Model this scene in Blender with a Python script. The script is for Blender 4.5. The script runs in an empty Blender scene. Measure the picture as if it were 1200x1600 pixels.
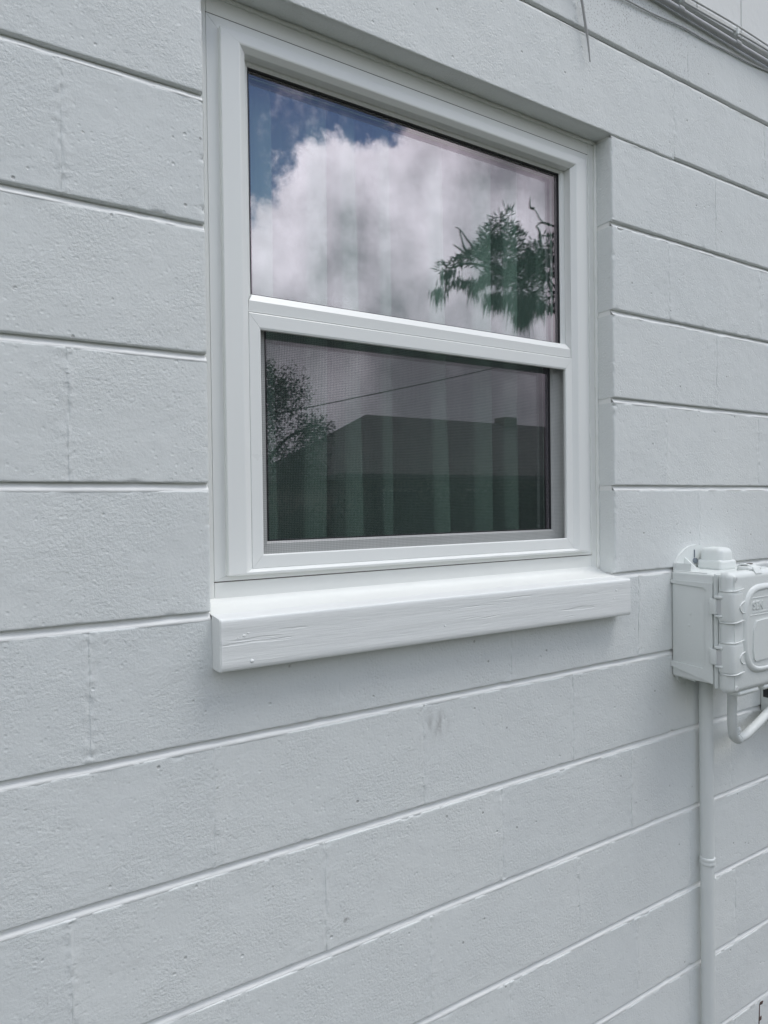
import bpy, bmesh, math, random
import numpy as np
from mathutils import Vector, Matrix

random.seed(7)
rng = np.random.default_rng(11)
sc = bpy.context.scene
COL = sc.collection
R = math.radians
C = 0.2032            # one block course
Z0 = 8 * C            # height of the eye-level joint above the ground; building code below counts z from it

# ------------------------------------------------------------------ camera
YAW, PITCH, ROLL, DIST, EYE = 0.566455, -0.0119035, -0.0126781, 1.072427, -0.0301695
cam_d = bpy.data.cameras.new('camera')
cam = bpy.data.objects.new('camera', cam_d)
COL.objects.link(cam)
fw = Vector((math.sin(YAW) * math.cos(PITCH), math.cos(YAW) * math.cos(PITCH), math.sin(PITCH)))
rt = Vector((math.cos(YAW), -math.sin(YAW), 0.0))
up = rt.cross(fw)
r2 = rt * math.cos(ROLL) + up * math.sin(ROLL)
u2 = up * math.cos(ROLL) - rt * math.sin(ROLL)
m = Matrix((r2, u2, -fw)).transposed().to_4x4()
m.translation = Vector((0, -DIST, Z0 + EYE))
cam.matrix_world = m
cam_d.sensor_fit = 'VERTICAL'
cam_d.sensor_height = 24.0
cam_d.lens = 24.0 * 1088.742 / 1600.0
cam_d.clip_start = 0.02
cam_d.clip_end = 1000.0
sc.camera = cam

# ------------------------------------------------------------------ world: Nishita sky with broken cloud
SUN_EL, SUN_AZ = 64.0, 42.0      # azimuth measured from -y towards +x


def dirv(az, el):
    a, e = R(az), R(el)
    return Vector((math.sin(a) * math.cos(e), -math.cos(a) * math.cos(e), math.sin(e)))


world = bpy.data.worlds.new('World')
sc.world = world
world.use_nodes = True
wt = world.node_tree
for n in list(wt.nodes):
    wt.nodes.remove(n)


class NT:
    """small helper round a node tree"""
    def __init__(s, t):
        s.t = t

    def n(s, typ, **kw):
        nd = s.t.nodes.new(typ)
        ins = kw.pop('ins', {})
        for k, v in kw.items():
            setattr(nd, k, v)
        for k, v in ins.items():
            if hasattr(v, 'is_linked'):
                s.t.links.new(v, nd.inputs[k])
            else:
                nd.inputs[k].default_value = v
        return nd

    def math(s, op, a, b=0.0, c=0.0, clamp=False):
        nd = s.n('ShaderNodeMath', operation=op, use_clamp=clamp)
        for i, v in enumerate((a, b, c)):
            if hasattr(v, 'is_linked'):
                s.t.links.new(v, nd.inputs[i])
            else:
                nd.inputs[i].default_value = v
        return nd.outputs[0]

    def noise(s, vec, scale, detail=4.0, rough=0.55):
        nd = s.n('ShaderNodeTexNoise', ins={'Scale': scale, 'Detail': detail, 'Roughness': rough})
        if vec is not None:
            s.t.links.new(vec, nd.inputs['Vector'])
        return nd.outputs['Fac']

    def ramp(s, fac, a, b):
        nd = s.n('ShaderNodeMapRange', interpolation_type='SMOOTHSTEP', ins={'From Min': a, 'From Max': b})
        s.t.links.new(fac, nd.inputs['Value'])
        return nd.outputs['Result']

    def mix(s, fac, a, b):
        nd = s.n('ShaderNodeMix', data_type='RGBA')
        for i, v in ((0, fac), (6, a), (7, b)):
            if hasattr(v, 'is_linked'):
                s.t.links.new(v, nd.inputs[i])
            else:
                nd.inputs[i].default_value = v if i == 0 else (*v[:3], 1.0)
        return nd.outputs[2]


w = NT(wt)
gen = w.n('ShaderNodeTexCoord').outputs['Generated']
sky = w.n('ShaderNodeTexSky', sky_type='NISHITA', sun_disc=False)
sky.sun_elevation = R(SUN_EL)
sky.sun_rotation = R(180.0 - SUN_AZ)
sky.air_density = 1.0
sky.dust_density = 0.1
sky.ozone_density = 1.6


def cap(az, el, rad):
    d = w.n('ShaderNodeVectorMath', operation='DOT_PRODUCT')
    wt.links.new(gen, d.inputs[0])
    d.inputs[1].default_value = dirv(az, el)
    return w.math('SUBTRACT', w.math('ARCCOSINE', w.math('MINIMUM', d.outputs['Value'], 1.0)), R(rad))


caps = [cap(*q) for q in ((41, 13, 14.5), (24, 14, 8.6), (30, 19.5, 8.0), (35, 22, 5.5), (43, 24, 9), (52, 25, 13), (62, 14, 16), (12, 8, 11), (-12, 6, 13))]
body = caps[0]
for c_ in caps[1:]:
    body = w.math('SMOOTH_MIN', body, c_, 0.04)
wob = w.noise(gen, 9.0, 9.0, 0.62)
body = w.math('ADD', body, w.math('MULTIPLY', w.math('SUBTRACT', wob, 0.5), 0.20))
m_body = w.math('SUBTRACT', 1.0, w.ramp(body, -0.012, 0.014))
# the rest of the sky: broken cloud, wispy in the blue
cover = w.noise(gen, 2.6, 8.0, 0.6)
hole = cap(16, 38, 19)
cover = w.math('SUBTRACT', cover, w.math('MULTIPLY', w.math('SUBTRACT', 1.0, w.ramp(hole, -0.15, 0.15)), 0.22))
m_cov = w.ramp(cover, 0.40, 0.62)
wisp = w.math('MULTIPLY', w.ramp(w.noise(gen, 12.0, 8.0, 0.65), 0.52, 0.72), 0.35)
m_all = w.math('MAXIMUM', w.math('MAXIMUM', m_body, m_cov), wisp)
# cloud brightness: sunlit rims, grey bellies
depth_in = w.ramp(w.math('MULTIPLY', body, -1.0), 0.0, 0.17)
bump_n = w.noise(gen, 7.0, 7.0, 0.58)
lum = w.math('ADD', w.math('MULTIPLY', w.math('SUBTRACT', 1.0, depth_in), 0.55),
             w.math('MULTIPLY', w.math('SUBTRACT', bump_n, 0.45), 1.75), clamp=True)
lum = w.math('MULTIPLY', lum, w.ramp(w.n('ShaderNodeSeparateXYZ', ins={0: gen}).outputs[2], -0.08, 0.32))
sund = w.n('ShaderNodeVectorMath', operation='DOT_PRODUCT', ins={0: gen, 1: dirv(SUN_AZ, SUN_EL)}).outputs['Value']
glow = w.math('ADD', 0.50, w.math('MULTIPLY', w.math('MAXIMUM', sund, 0.0), 0.72))      # cloud is brighter towards the sun
CLOUD_GREY, CLOUD_WHITE = (5.4, 5.6, 6.0), (25.0, 25.1, 25.8)
ccol = w.mix(lum, CLOUD_GREY, CLOUD_WHITE)
ccol = w.n('ShaderNodeVectorMath', operation='SCALE', ins={0: ccol, 'Scale': glow}).outputs[0]
wcol = w.mix(m_all, sky.outputs[0], ccol)
bg = w.n('ShaderNodeBackground', ins={'Color': wcol, 'Strength': 0.1})
wo = w.n('ShaderNodeOutputWorld')
wt.links.new(bg.outputs[0], wo.inputs[0])

# ------------------------------------------------------------------ sun behind thin cloud
sd = bpy.data.lights.new('sun', 'SUN')
sd.energy = 1.0
sd.angle = R(26.0)
sd.color = (1.0, 0.972, 0.93)
so = bpy.data.objects.new('sun', sd)
COL.objects.link(so)
so.rotation_euler = (-dirv(SUN_AZ, SUN_EL)).to_track_quat('-Z', 'Y').to_euler()
so.location = dirv(SUN_AZ, SUN_EL) * 30

sc.view_settings.view_transform = 'Standard'
sc.view_settings.look = 'None'
sc.view_settings.gamma = 1.0
sc.view_settings.exposure = 0.17
sc.cycles.max_bounces = 10
sc.cycles.transparent_max_bounces = 24
sc.cycles.glossy_bounces = 5


# ------------------------------------------------------------------ materials
def mat(name):
    mt = bpy.data.materials.new(name)
    mt.use_nodes = True
    t = NT(mt.node_tree)
    return mt, t, mt.node_tree.nodes['Principled BSDF']


def objpos(t):
    return t.n('ShaderNodeNewGeometry').outputs['Position']


def bump(t, b, layers):
    """layers: (height socket, distance, strength)"""
    prev = None
    for hgt, dist, st in layers:
        nd = t.n('ShaderNodeBump', ins={'Height': hgt, 'Distance': dist, 'Strength': st})
        if prev is not None:
            t.t.links.new(prev, nd.inputs['Normal'])
        prev = nd.outputs[0]
    t.t.links.new(prev, b.inputs['Normal'])


def spot(t, pos, c, rad, soft):
    d = t.n('ShaderNodeVectorMath', operation='DISTANCE')
    t.t.links.new(pos, d.inputs[0])
    d.inputs[1].default_value = c
    return t.math('SUBTRACT', 1.0, t.ramp(d.outputs['Value'], rad - soft, rad + soft))


def scaled(t, pos, sx, sy, sz):
    nd = t.n('ShaderNodeVectorMath', operation='MULTIPLY')
    t.t.links.new(pos, nd.inputs[0])
    nd.inputs[1].default_value = (sx, sy, sz)
    return nd.outputs[0]


def make_block_paint():
    mt, t, b = mat('painted_block')
    P = objpos(t)
    big = t.noise(P, 3.0, 3.0)
    fine = t.noise(P, 210.0, 5.0, 0.6)
    mid = t.noise(P, 60.0, 4.0, 0.55)
    vor = t.n('ShaderNodeTexVoronoi', ins={'Scale': 55.0, 'Randomness': 1.0})
    t.t.links.new(P, vor.inputs['Vector'])
    vsep = t.n('ShaderNodeSeparateColor')
    t.t.links.new(vor.outputs['Color'], vsep.inputs[0])
    keep = t.ramp(vsep.outputs[0], 0.90, 0.94)
    pit = t.math('MULTIPLY', t.math('SUBTRACT', 1.0, t.ramp(vor.outputs['Distance'], 0.05, 0.20)), keep)
    vor2 = t.n('ShaderNodeTexVoronoi', ins={'Scale': 120.0, 'Randomness': 1.0})
    t.t.links.new(P, vor2.inputs['Vector'])
    vs2 = t.n('ShaderNodeSeparateColor')
    t.t.links.new(vor2.outputs['Color'], vs2.inputs[0])
    pit2 = t.math('MULTIPLY', t.math('SUBTRACT', 1.0, t.ramp(vor2.outputs['Distance'], 0.1, 0.4)), t.ramp(vs2.outputs[1], 0.80, 0.9))
    rnd = t.n('ShaderNodeObjectInfo').outputs['Random']
    col = t.mix(big, (0.716, 0.744, 0.735), (0.788, 0.806, 0.788))
    col = t.mix(t.math('MULTIPLY', rnd, 0.40), col, (0.692, 0.722, 0.722))
    # dirt: bare grey speck in the deeper pits, mildew specks high on the right, a rubbed smudge under the sill
    spn = t.ramp(t.noise(scaled(t, P, 1, 1, 0.8), 260.0, 3.0, 0.6), 0.56, 0.64)
    mild = t.math('MULTIPLY', spn, t.math('MULTIPLY', spot(t, P, (1.40, 0, Z0 + 1.10), 0.24, 0.16), t.ramp(t.noise(P, 9.0, 3.0), 0.30, 0.55)))
    spz = t.n('ShaderNodeSeparateXYZ', ins={0: P})
    mild = t.math('MULTIPLY', mild, t.ramp(spz.outputs[2], Z0 + 1.00, Z0 + 1.045))
    mild2 = t.math('MULTIPLY', spn, t.math('MULTIPLY', t.ramp(t.noise(P, 14.0, 3.0), 0.62, 0.78), 0.35))
    sm = t.math('MULTIPLY', t.math('MULTIPLY', spot(t, P, (0.795, 0, Z0 - 0.455), 0.022, 0.020), t.ramp(t.noise(scaled(t, P, 1, 1, .35), 70.0, 3.0), .35, .7)), 0.75)
    dirt = t.math('MAXIMUM', t.math('MAXIMUM', mild, mild2), sm)
    scf = t.math('MULTIPLY', spot(t, scaled(t, P, .55, 0, 1), (0.3250, 0, Z0 + -0.7639), 0.0035, 0.0030), t.ramp(t.noise(P, 160.0, 3.0), .35, .6))
    scf2 = t.math('MULTIPLY', t.math('MULTIPLY', spot(t, scaled(t, P, .22, 0, 1), (0.0520, 0, Z0 + -0.7110), 0.007, 0.006), t.ramp(t.noise(scaled(t, P, .3, 1, 1), 60.0, 3.0), .3, .7)), 0.28)
    dot = t.math('MAXIMUM', spot(t, P, (0.3514, 0, Z0 + 0.5433), 0.0022, 0.0008), spot(t, P, (0.9750, 0, Z0 + -0.4941), 0.0020, 0.0008))
    dirt = t.math('MAXIMUM', dirt, t.math('MAXIMUM', t.math('MAXIMUM', scf, scf2), dot))
    deep = t.math('MULTIPLY', pit, t.ramp(vsep.outputs[1], 0.80, 0.9))
    dirt = t.math('MAXIMUM', t.math('MULTIPLY', dirt, 0.75), t.math('MULTIPLY', deep, 0.55))
    col = t.mix(dirt, col, (0.27, 0.265, 0.255))
    t.t.links.new(col, b.inputs['Base Color'])
    rough = t.math('ADD', 0.46, t.math('MULTIPLY', mid, 0.2))
    t.t.links.new(rough, b.inputs['Roughness'])
    b.inputs['Specular IOR Level'].default_value = 0.35
    patchy = t.math('ADD', 0.30, t.math('MULTIPLY', t.ramp(t.noise(P, 8.0, 3.0), 0.35, 0.65), 0.75))
    h1 = t.math('MULTIPLY', fine, patchy)
    h2 = t.math('SUBTRACT', mid, t.math('ADD', t.math('MULTIPLY', pit, 1.6), t.math('MULTIPLY', pit2, 0.45)))
    bump(t, b, [(h1, 0.0020, 0.75), (h2, 0.0010, 0.75)])
    return mt


def make_mortar_paint():
    mt, t, b = mat('painted_mortar')
    P = objpos(t)
    t.t.links.new(t.mix(t.noise(P, 20.0, 3.0), (0.82, 0.83, 0.815), (0.86, 0.865, 0.845)), b.inputs['Base Color'])
    b.inputs['Roughness'].default_value = 0.5
    bump(t, b, [(t.noise(scaled(t, P, .4, 1, 1), 180.0, 4.0), 0.0010, 0.6)])
    return mt


def make_wood_paint():
    mt, t, b = mat('painted_wood')
    P = objpos(t)
    g = scaled(t, P, 0.045, 1.0, 1.0)
    grain = t.noise(g, 420.0, 5.0, 0.65)
    wide = t.noise(scaled(t, P, 0.12, 1, 1), 60.0, 4.0, 0.6)
    brush = t.noise(scaled(t, P, 0.02, 1, 1), 160.0, 3.0, 0.6)
    crack = t.ramp(t.noise(scaled(t, P, 0.06, 1, 1.2), 95.0, 3.0, 0.5), 0.63, 0.70)
    col = t.mix(wide, (0.80, 0.818, 0.808), (0.865, 0.878, 0.862))
    t.t.links.new(col, b.inputs['Base Color'])
    b.inputs['Roughness'].default_value = 0.42
    hh = t.math('SUBTRACT', t.math('ADD', grain, t.math('MULTIPLY', brush, 0.7)), t.math('MULTIPLY', crack, 1.2))
    bump(t, b, [(wide, 0.0008, 0.4), (hh, 0.0008, 0.6)])
    return mt


def make_plain(name, col, rough, noise_amt=0.03, bscale=0.0, bdist=0.0005, spec=0.5, nscale=12.0, metallic=0.0):
    mt, t, b = mat(name)
    P = objpos(t)
    lo = tuple(max(0, c * (1 - noise_amt)) for c in col)
    hi = tuple(min(1, c * (1 + noise_amt)) for c in col)
    nz = t.noise(P, nscale, 4.0)
    t.t.links.new(t.mix(nz, lo, hi), b.inputs['Base Color'])
    t.t.links.new(t.math('ADD', rough - 0.06, t.math('MULTIPLY', nz, 0.12)), b.inputs['Roughness'])
    b.inputs['Specular IOR Level'].default_value = spec
    b.inputs['Metallic'].default_value = metallic
    if bscale:
        bump(t, b, [(t.noise(P, bscale, 4.0), bdist, 0.6)])
    return mt


def make_glass(name, refl, tint, ior, refl_tint, edge=None):
    mt = bpy.data.materials.new(name)
    mt.use_nodes = True
    t = NT(mt.node_tree)
    for n in list(mt.node_tree.nodes):
        mt.node_tree.nodes.remove(n)
    bf = t.n('ShaderNodeNewGeometry').outputs['Backfacing']
    iorv = t.math('ADD', ior, t.math('MULTIPLY', bf, 1.0 / ior - ior))      # the same pane from either side
    fr = t.n('ShaderNodeFresnel', ins={'IOR': iorv}).outputs[0]
    fac = t.math('ADD', t.math('MULTIPLY', fr, refl), 0.0, clamp=True)
    P = objpos(t)
    rcol = (*refl_tint, 1)
    if edge:      # pink painted in where the second pane's reflection drops out, top and right
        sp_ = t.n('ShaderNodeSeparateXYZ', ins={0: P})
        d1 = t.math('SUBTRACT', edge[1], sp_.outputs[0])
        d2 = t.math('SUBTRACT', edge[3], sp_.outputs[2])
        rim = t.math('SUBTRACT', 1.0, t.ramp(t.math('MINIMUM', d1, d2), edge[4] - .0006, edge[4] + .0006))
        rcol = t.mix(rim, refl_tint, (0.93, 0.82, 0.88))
    bmp = t.n('ShaderNodeBump', ins={'Height': t.noise(P, 2.2, 1.0), 'Distance': 0.004, 'Strength': 0.03})
    gl = t.n('ShaderNodeBsdfGlossy', ins={'Color': rcol, 'Roughness': 0.0, 'Normal': bmp.outputs[0]})
    tr = t.n('ShaderNodeBsdfTransparent', ins={'Color': (*tint, 1)})
    mx = t.n('ShaderNodeMixShader', ins={0: fac, 1: tr.outputs[0], 2: gl.outputs[0]})
    out = t.n('ShaderNodeOutputMaterial')
    mt.node_tree.links.new(mx.outputs[0], out.inputs[0])
    return mt


def make_screen():
    """charcoal fibre cloth, threads finer than a pixel: even cover with a faint weave"""
    mt = bpy.data.materials.new('charcoal_screen')
    mt.use_nodes = True
    t = NT(mt.node_tree)
    for n in list(mt.node_tree.nodes):
        mt.node_tree.nodes.remove(n)
    P = objpos(t)
    sp_ = t.n('ShaderNodeSeparateXYZ', ins={0: P})
    k = 2 * math.pi / 0.0031
    sag = t.math('MULTIPLY', t.noise(P, 3.0, 2.0), 0.010)
    wx = t.math('SINE', t.math('MULTIPLY', t.math('ADD', sp_.outputs[0], sag), k))
    wz = t.math('SINE', t.math('MULTIPLY', t.math('ADD', sp_.outputs[2], sag), k))
    weave = t.math('MULTIPLY', t.math('ADD', wx, wz), 0.085)
    cov = t.math('ADD', t.math('ADD', 0.34, weave), t.math('MULTIPLY', t.math('SUBTRACT', t.noise(P, 25.0, 4.0), 0.5), 0.10), clamp=True)
    df = t.n('ShaderNodeBsdfDiffuse', ins={'Color': (0.040, 0.041, 0.045, 1)})
    tr = t.n('ShaderNodeBsdfTransparent')
    mx = t.n('ShaderNodeMixShader', ins={0: cov, 1: tr.outputs[0], 2: df.outputs[0]})
    out = t.n('ShaderNodeOutputMaterial')
    mt.node_tree.links.new(mx.outputs[0], out.inputs[0])
    return mt


def make_curtain():
    """sheer cloth: lets part of the view through, so doubled folds look denser"""
    mt = bpy.data.materials.new('curtain_cloth')
    mt.use_nodes = True
    t = NT(mt.node_tree)
    for n in list(mt.node_tree.nodes):
        mt.node_tree.nodes.remove(n)
    P = objpos(t)
    wv = t.noise(scaled(t, P, 1, 1, 0.05), 260.0, 3.0)
    col = t.mix(wv, (0.68, 0.78, 0.74), (0.80, 0.88, 0.85))
    df = t.n('ShaderNodeBsdfDiffuse', ins={'Color': col})
    tl = t.n('ShaderNodeBsdfTranslucent', ins={'Color': col})
    dt = t.n('ShaderNodeMixShader', ins={0: 0.30, 1: df.outputs[0], 2: tl.outputs[0]})
    tr = t.n('ShaderNodeBsdfTransparent')
    mx = t.n('ShaderNodeMixShader', ins={0: t.math('ADD', 0.42, t.math('MULTIPLY', wv, 0.04)), 1: tr.outputs[0], 2: dt.outputs[0]})
    out = t.n('ShaderNodeOutputMaterial')
    mt.node_tree.links.new(mx.outputs[0], out.inputs[0])
    return mt


def make_leaf(name, a, c, rough=0.6):
    mt, t, b = mat(name)
    P = objpos(t)
    t.t.links.new(t.mix(t.ramp(t.noise(P, 6.0, 4.0), .3, .7), a, c), b.inputs['Base Color'])
    b.inputs['Roughness'].default_value = rough
    b.inputs['Specular IOR Level'].default_value = 0.12
    return mt


def make_ground():
    mt, t, b = mat('lawn_soil')
    P = objpos(t)
    g = t.mix(t.ramp(t.noise(P, 0.7, 6.0), .3, .7), (0.032, 0.040, 0.022), (0.065, 0.065, 0.042))
    d = t.mix(t.noise(P, 14.0, 6.0), (0.07, 0.06, 0.05), (0.14, 0.12, 0.10))
    sep = t.n('ShaderNodeSeparateXYZ')
    t.t.links.new(P, sep.inputs[0])
    near = t.ramp(t.math('ADD', sep.outputs[1], t.math('MULTIPLY', t.noise(P, 3.0, 4.0), 0.5)), -0.35, -0.05)
    t.t.links.new(t.mix(near, g, d), b.inputs['Base Color'])
    b.inputs['Roughness'].default_value = 0.95
    bump(t, b, [(t.noise(P, 40.0, 6.0), 0.02, 0.8)])
    return mt


def make_roof():
    mt, t, b = mat('shingle_roof')
    P = objpos(t)
    br = t.n('ShaderNodeTexBrick', ins={'Scale': 3.0, 'Color1': (0.13, 0.125, 0.11, 1), 'Color2': (0.17, 0.16, 0.14, 1), 'Mortar': (0.05, 0.045, 0.04, 1), 'Mortar Size': 0.015, 'Brick Width': 0.5, 'Row Height': 0.4})
    t.t.links.new(P, br.inputs['Vector'])
    t.t.links.new(t.mix(t.noise(P, 1.3, 5.0), br.outputs[0], (0.11, 0.10, 0.09)), b.inputs['Base Color'])
    b.inputs['Roughness'].default_value = 0.9
    return mt


M = dict(
    block=make_block_paint(), mortar=make_mortar_paint(), wood=make_wood_paint(),
    vinyl=make_plain('white_vinyl', (0.85, 0.865, 0.845), 0.30, 0.012),
    bead=make_plain('vinyl_bead', (0.84, 0.855, 0.835), 0.33, 0.02),
    buck=make_plain('painted_buck', (0.83, 0.842, 0.812), 0.38, 0.025, 70.0, 0.0010),
    caulk=make_plain('painted_caulk', (0.83, 0.842, 0.812), 0.30, 0.02, 50.0, 0.0012),
    seam=make_plain('open_seam', (0.10, 0.085, 0.07), 0.9, 0.3),
    boxpaint=make_plain('painted_plastic', (0.755, 0.783, 0.765), 0.40, 0.02, 160.0, 0.0006),
    pipepaint=make_plain('painted_conduit', (0.725, 0.752, 0.738), 0.40, 0.03, 120.0, 0.0004),
    greypipe=make_plain('grey_conduit', (0.46, 0.47, 0.48), 0.5, 0.12, 60.0, 0.001, nscale=25.0),
    cable=make_plain('painted_cable', (0.60, 0.61, 0.61), 0.5, 0.08),
    wire=make_plain('grey_wire', (0.40, 0.40, 0.40), 0.6, 0.1),
    gasket=make_plain('black_gasket', (0.012, 0.013, 0.015), 0.45, 0.1),
    spacer=make_plain('dark_spacer', (0.02, 0.02, 0.022), 0.4, 0.1),
    screen=make_screen(),
    screw=make_plain('weathered_screw', (0.24, 0.27, 0.31), 0.35, 0.15, metallic=0.8),
    black=make_plain('black_plastic', (0.02, 0.02, 0.022), 0.5, 0.1),
    siding=make_plain('painted_siding', (0.77, 0.78, 0.765), 0.55, 0.03, 40.0, 0.0015),
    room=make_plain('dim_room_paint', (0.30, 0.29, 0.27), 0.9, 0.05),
    curtain=make_curtain(),
    glass_out=make_glass('outer_pane', 1.0, (0.92, 1.0, 0.955), 2.5, (1.0, 0.86, 0.98)),
    glass_painted_refl=make_glass('outer_pane_painted_refl', 1.0, (0.92, 1.0, 0.955), 2.5, (1.0, 0.86, 0.98), (.4576, 1.2136, Z0 + .300, Z0 + .7244, .019)),
    glass_in=make_glass('inner_pane', 1.0, (0.92, 1.0, 0.955), 2.7, (0.97, 0.88, 1.0)),
    ground=make_ground(), roof=make_roof(),
    leaf_dark=make_leaf('dark_leaves', (0.022, 0.036, 0.018), (0.045, 0.065, 0.028)),
    leaf_cedar=make_leaf('cedar_foliage', (0.010, 0.015, 0.010), (0.024, 0.032, 0.019)),
    moss=make_leaf('hanging_moss', (0.018, 0.026, 0.020), (0.038, 0.048, 0.037)),
    bark=make_plain('bark', (0.055, 0.045, 0.038), 0.9, 0.4, 20.0, 0.02),
    stucco=make_plain('tan_stucco', (0.28, 0.25, 0.21), 0.9, 0.08, 60.0, 0.004),
    weed=make_plain('dry_weed', (0.10, 0.065, 0.055), 0.8, 0.3, nscale=80.0),
    weedleaf=make_leaf('weed_leaf', (0.05, 0.09, 0.03), (0.10, 0.14, 0.05)),
    shingle_trim=make_plain('fascia_paint', (0.70, 0.70, 0.69), 0.6, 0.03),
)

# ------------------------------------------------------------------ object helpers
BASE = {}


def thing(name, label, cat, base=(0, 0, 0), group=None):
    """Empty at the thing's base; base given with z above the ground"""
    o = bpy.data.objects.new(name, None)
    o.empty_display_size = 0.05
    COL.objects.link(o)
    o.location = base
    o['label'] = label
    o['category'] = cat
    if group:
        o['group'] = group
    BASE[o.name] = Vector(base)
    return o


def tag(o, label=None, cat=None, kind=None, group=None):
    if label:
        o['label'] = label
    if cat:
        o['category'] = cat
    if kind:
        o['kind'] = kind
    if group:
        o['group'] = group
    return o


def mk(name, verts, faces, material, parent=None, smooth=False, origin=None, lift=True):
    """verts in building coordinates (z from the eye-level joint when lift)"""
    me = bpy.data.meshes.new(name)
    v = np.asarray(verts, dtype=np.float64).reshape(-1, 3).copy()
    if lift:
        v[:, 2] += Z0
    if parent is not None:
        v -= np.array(BASE[parent.name])
    elif origin is not None:
        v -= np.array(origin)
    me.from_pydata(v.tolist(), [], [list(map(int, f)) for f in faces])
    me.materials.append(material)
    me.update()
    if smooth:
        me.polygons.foreach_set('use_smooth', [True] * len(me.polygons))
    o = bpy.data.objects.new(name, me)
    COL.objects.link(o)
    if parent is not None:
        o.parent = parent
        BASE[o.name] = BASE[parent.name]
    elif origin is not None:
        o.location = origin
        BASE[o.name] = Vector(origin)
    else:
        BASE[o.name] = Vector((0, 0, 0))
    return o


class G:
    """collects geometry for one mesh"""
    def __init__(s):
        s.v, s.f = [], []

    def add(s, v, f):
        k = len(s.v)
        s.v.extend([tuple(q) for q in v])
        s.f.extend([[i + k for i in q] for q in f])
        return s

    def box(s, x0, x1, y0, y1, z0, z1):
        return s.add([(x0, y0, z0), (x1, y0, z0), (x1, y1, z0), (x0, y1, z0), (x0, y0, z1), (x1, y0, z1), (x1, y1, z1), (x0, y1, z1)],
                     [(0, 3, 2, 1), (4, 5, 6, 7), (0, 1, 5, 4), (1, 2, 6, 5), (2, 3, 7, 6), (3, 0, 4, 7)])

    def rbox(s, x0, x1, y0, y1, z0, z1, r, seg=3, only=None):
        bm = bmesh.new()
        bmesh.ops.create_cube(bm, size=1.0)
        for v in bm.verts:
            v.co = Vector((x0 + (v.co.x + .5) * (x1 - x0), y0 + (v.co.y + .5) * (y1 - y0), z0 + (v.co.z + .5) * (z1 - z0)))
        ed = list(bm.edges) if only is None else [e for e in bm.edges if only(e)]
        bmesh.ops.bevel(bm, geom=ed, offset=r, segments=seg, profile=0.5, affect='EDGES')
        bm.verts.ensure_lookup_table()
        bm.verts.index_update()
        s.add([v.co for v in bm.verts], [[v.index for v in f.verts] for f in bm.faces])
        bm.free()
        return s

    def tube(s, pts, rad, n=10, caps=True):
        pts = [Vector(p) for p in pts]
        rads = rad if hasattr(rad, '__len__') else [rad] * len(pts)
        k = len(s.v)
        prev = None
        for i, p in enumerate(pts):
            t = (pts[min(i + 1, len(pts) - 1)] - pts[max(i - 1, 0)]).normalized()
            if prev is None:
                a = Vector((0, 0, 1)) if abs(t.z) < .9 else Vector((0, -1, 0))
                nx = a.cross(t).normalized()
            else:
                nx = (prev - t * prev.dot(t)).normalized()
            prev = nx
            ny = t.cross(nx)
            for j in range(n):
                a = 2 * math.pi * j / n
                s.v.append(tuple(p + (nx * math.cos(a) + ny * math.sin(a)) * rads[i]))
        for i in range(len(pts) - 1):
            for j in range(n):
                a, b = k + i * n + j, k + i * n + (j + 1) % n
                s.f.append([a, b, b + n, a + n])
        if caps:
            s.f.append([k + j for j in range(n)][::-1])
            s.f.append([k + (len(pts) - 1) * n + j for j in range(n)])
        return s

    def prism(s, outline, axis, a, b):
        """outline 2D list; axis 'x' -> (y,z), 'y' -> (x,z), 'z' -> (x,y)"""
        def p(q, t):
            return {'x': (t, q[0], q[1]), 'y': (q[0], t, q[1]), 'z': (q[0], q[1], t)}[axis]
        n = len(outline)
        return s.add([p(q, a) for q in outline] + [p(q, b) for q in outline],
                     [list(range(n))[::-1], list(range(n, 2 * n))] + [[i, (i + 1) % n, n + (i + 1) % n, n + i] for i in range(n)])

    def build(s, name, material, parent=None, smooth=False, **kw):
        o = mk(name, s.v, s.f, material, parent, smooth, **kw)
        bm = bmesh.new()
        bm.from_mesh(o.data)
        bmesh.ops.recalc_face_normals(bm, faces=bm.faces)
        bm.to_mesh(o.data)
        bm.free()
        return o


def autosmooth(o, deg=35):
    me = o.data
    me.polygons.foreach_set('use_smooth', [True] * len(me.polygons))
    bm = bmesh.new()
    bm.from_mesh(me)
    for e in bm.edges:
        if len(e.link_faces) == 2 and e.calc_face_angle(0) > R(deg):
            e.smooth = False
    bm.to_mesh(me)
    bm.free()
    return o


def catmull(P, per=14):
    P = [Vector(p) for p in P]
    out = []
    for i in range(len(P) - 1):
        a, b, c_, d = P[max(i - 1, 0)], P[i], P[i + 1], P[min(i + 2, len(P) - 1)]
        for j in range(per):
            t = j / per
            out.append(.5 * ((2 * b) + (c_ - a) * t + (2 * a - 5 * b + 4 * c_ - d) * t * t + (3 * b - a - 3 * c_ + d) * t ** 3))
    out.append(P[-1])
    return out


# numpy value noise
_H = rng.random((512, 512))


def vn(x, z):
    xi, zi = np.floor(x).astype(int), np.floor(z).astype(int)
    fx, fz = x - xi, z - zi
    fx, fz = fx * fx * (3 - 2 * fx), fz * fz * (3 - 2 * fz)
    h = lambda a, b: _H[a % 512, b % 512]
    return (h(xi, zi) * (1 - fx) + h(xi + 1, zi) * fx) * (1 - fz) + (h(xi, zi + 1) * (1 - fx) + h(xi + 1, zi + 1) * fx) * fz


def fbm(x, z, s, o=3):
    t, a, n = 0, 1.0, 0
    for i in range(o):
        t = t + a * vn(x * s + 17.3 * i, z * s + 9.1 * i)
        n += a
        a *= .5
        s *= 2.03
    return t / n - 0.5


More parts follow.
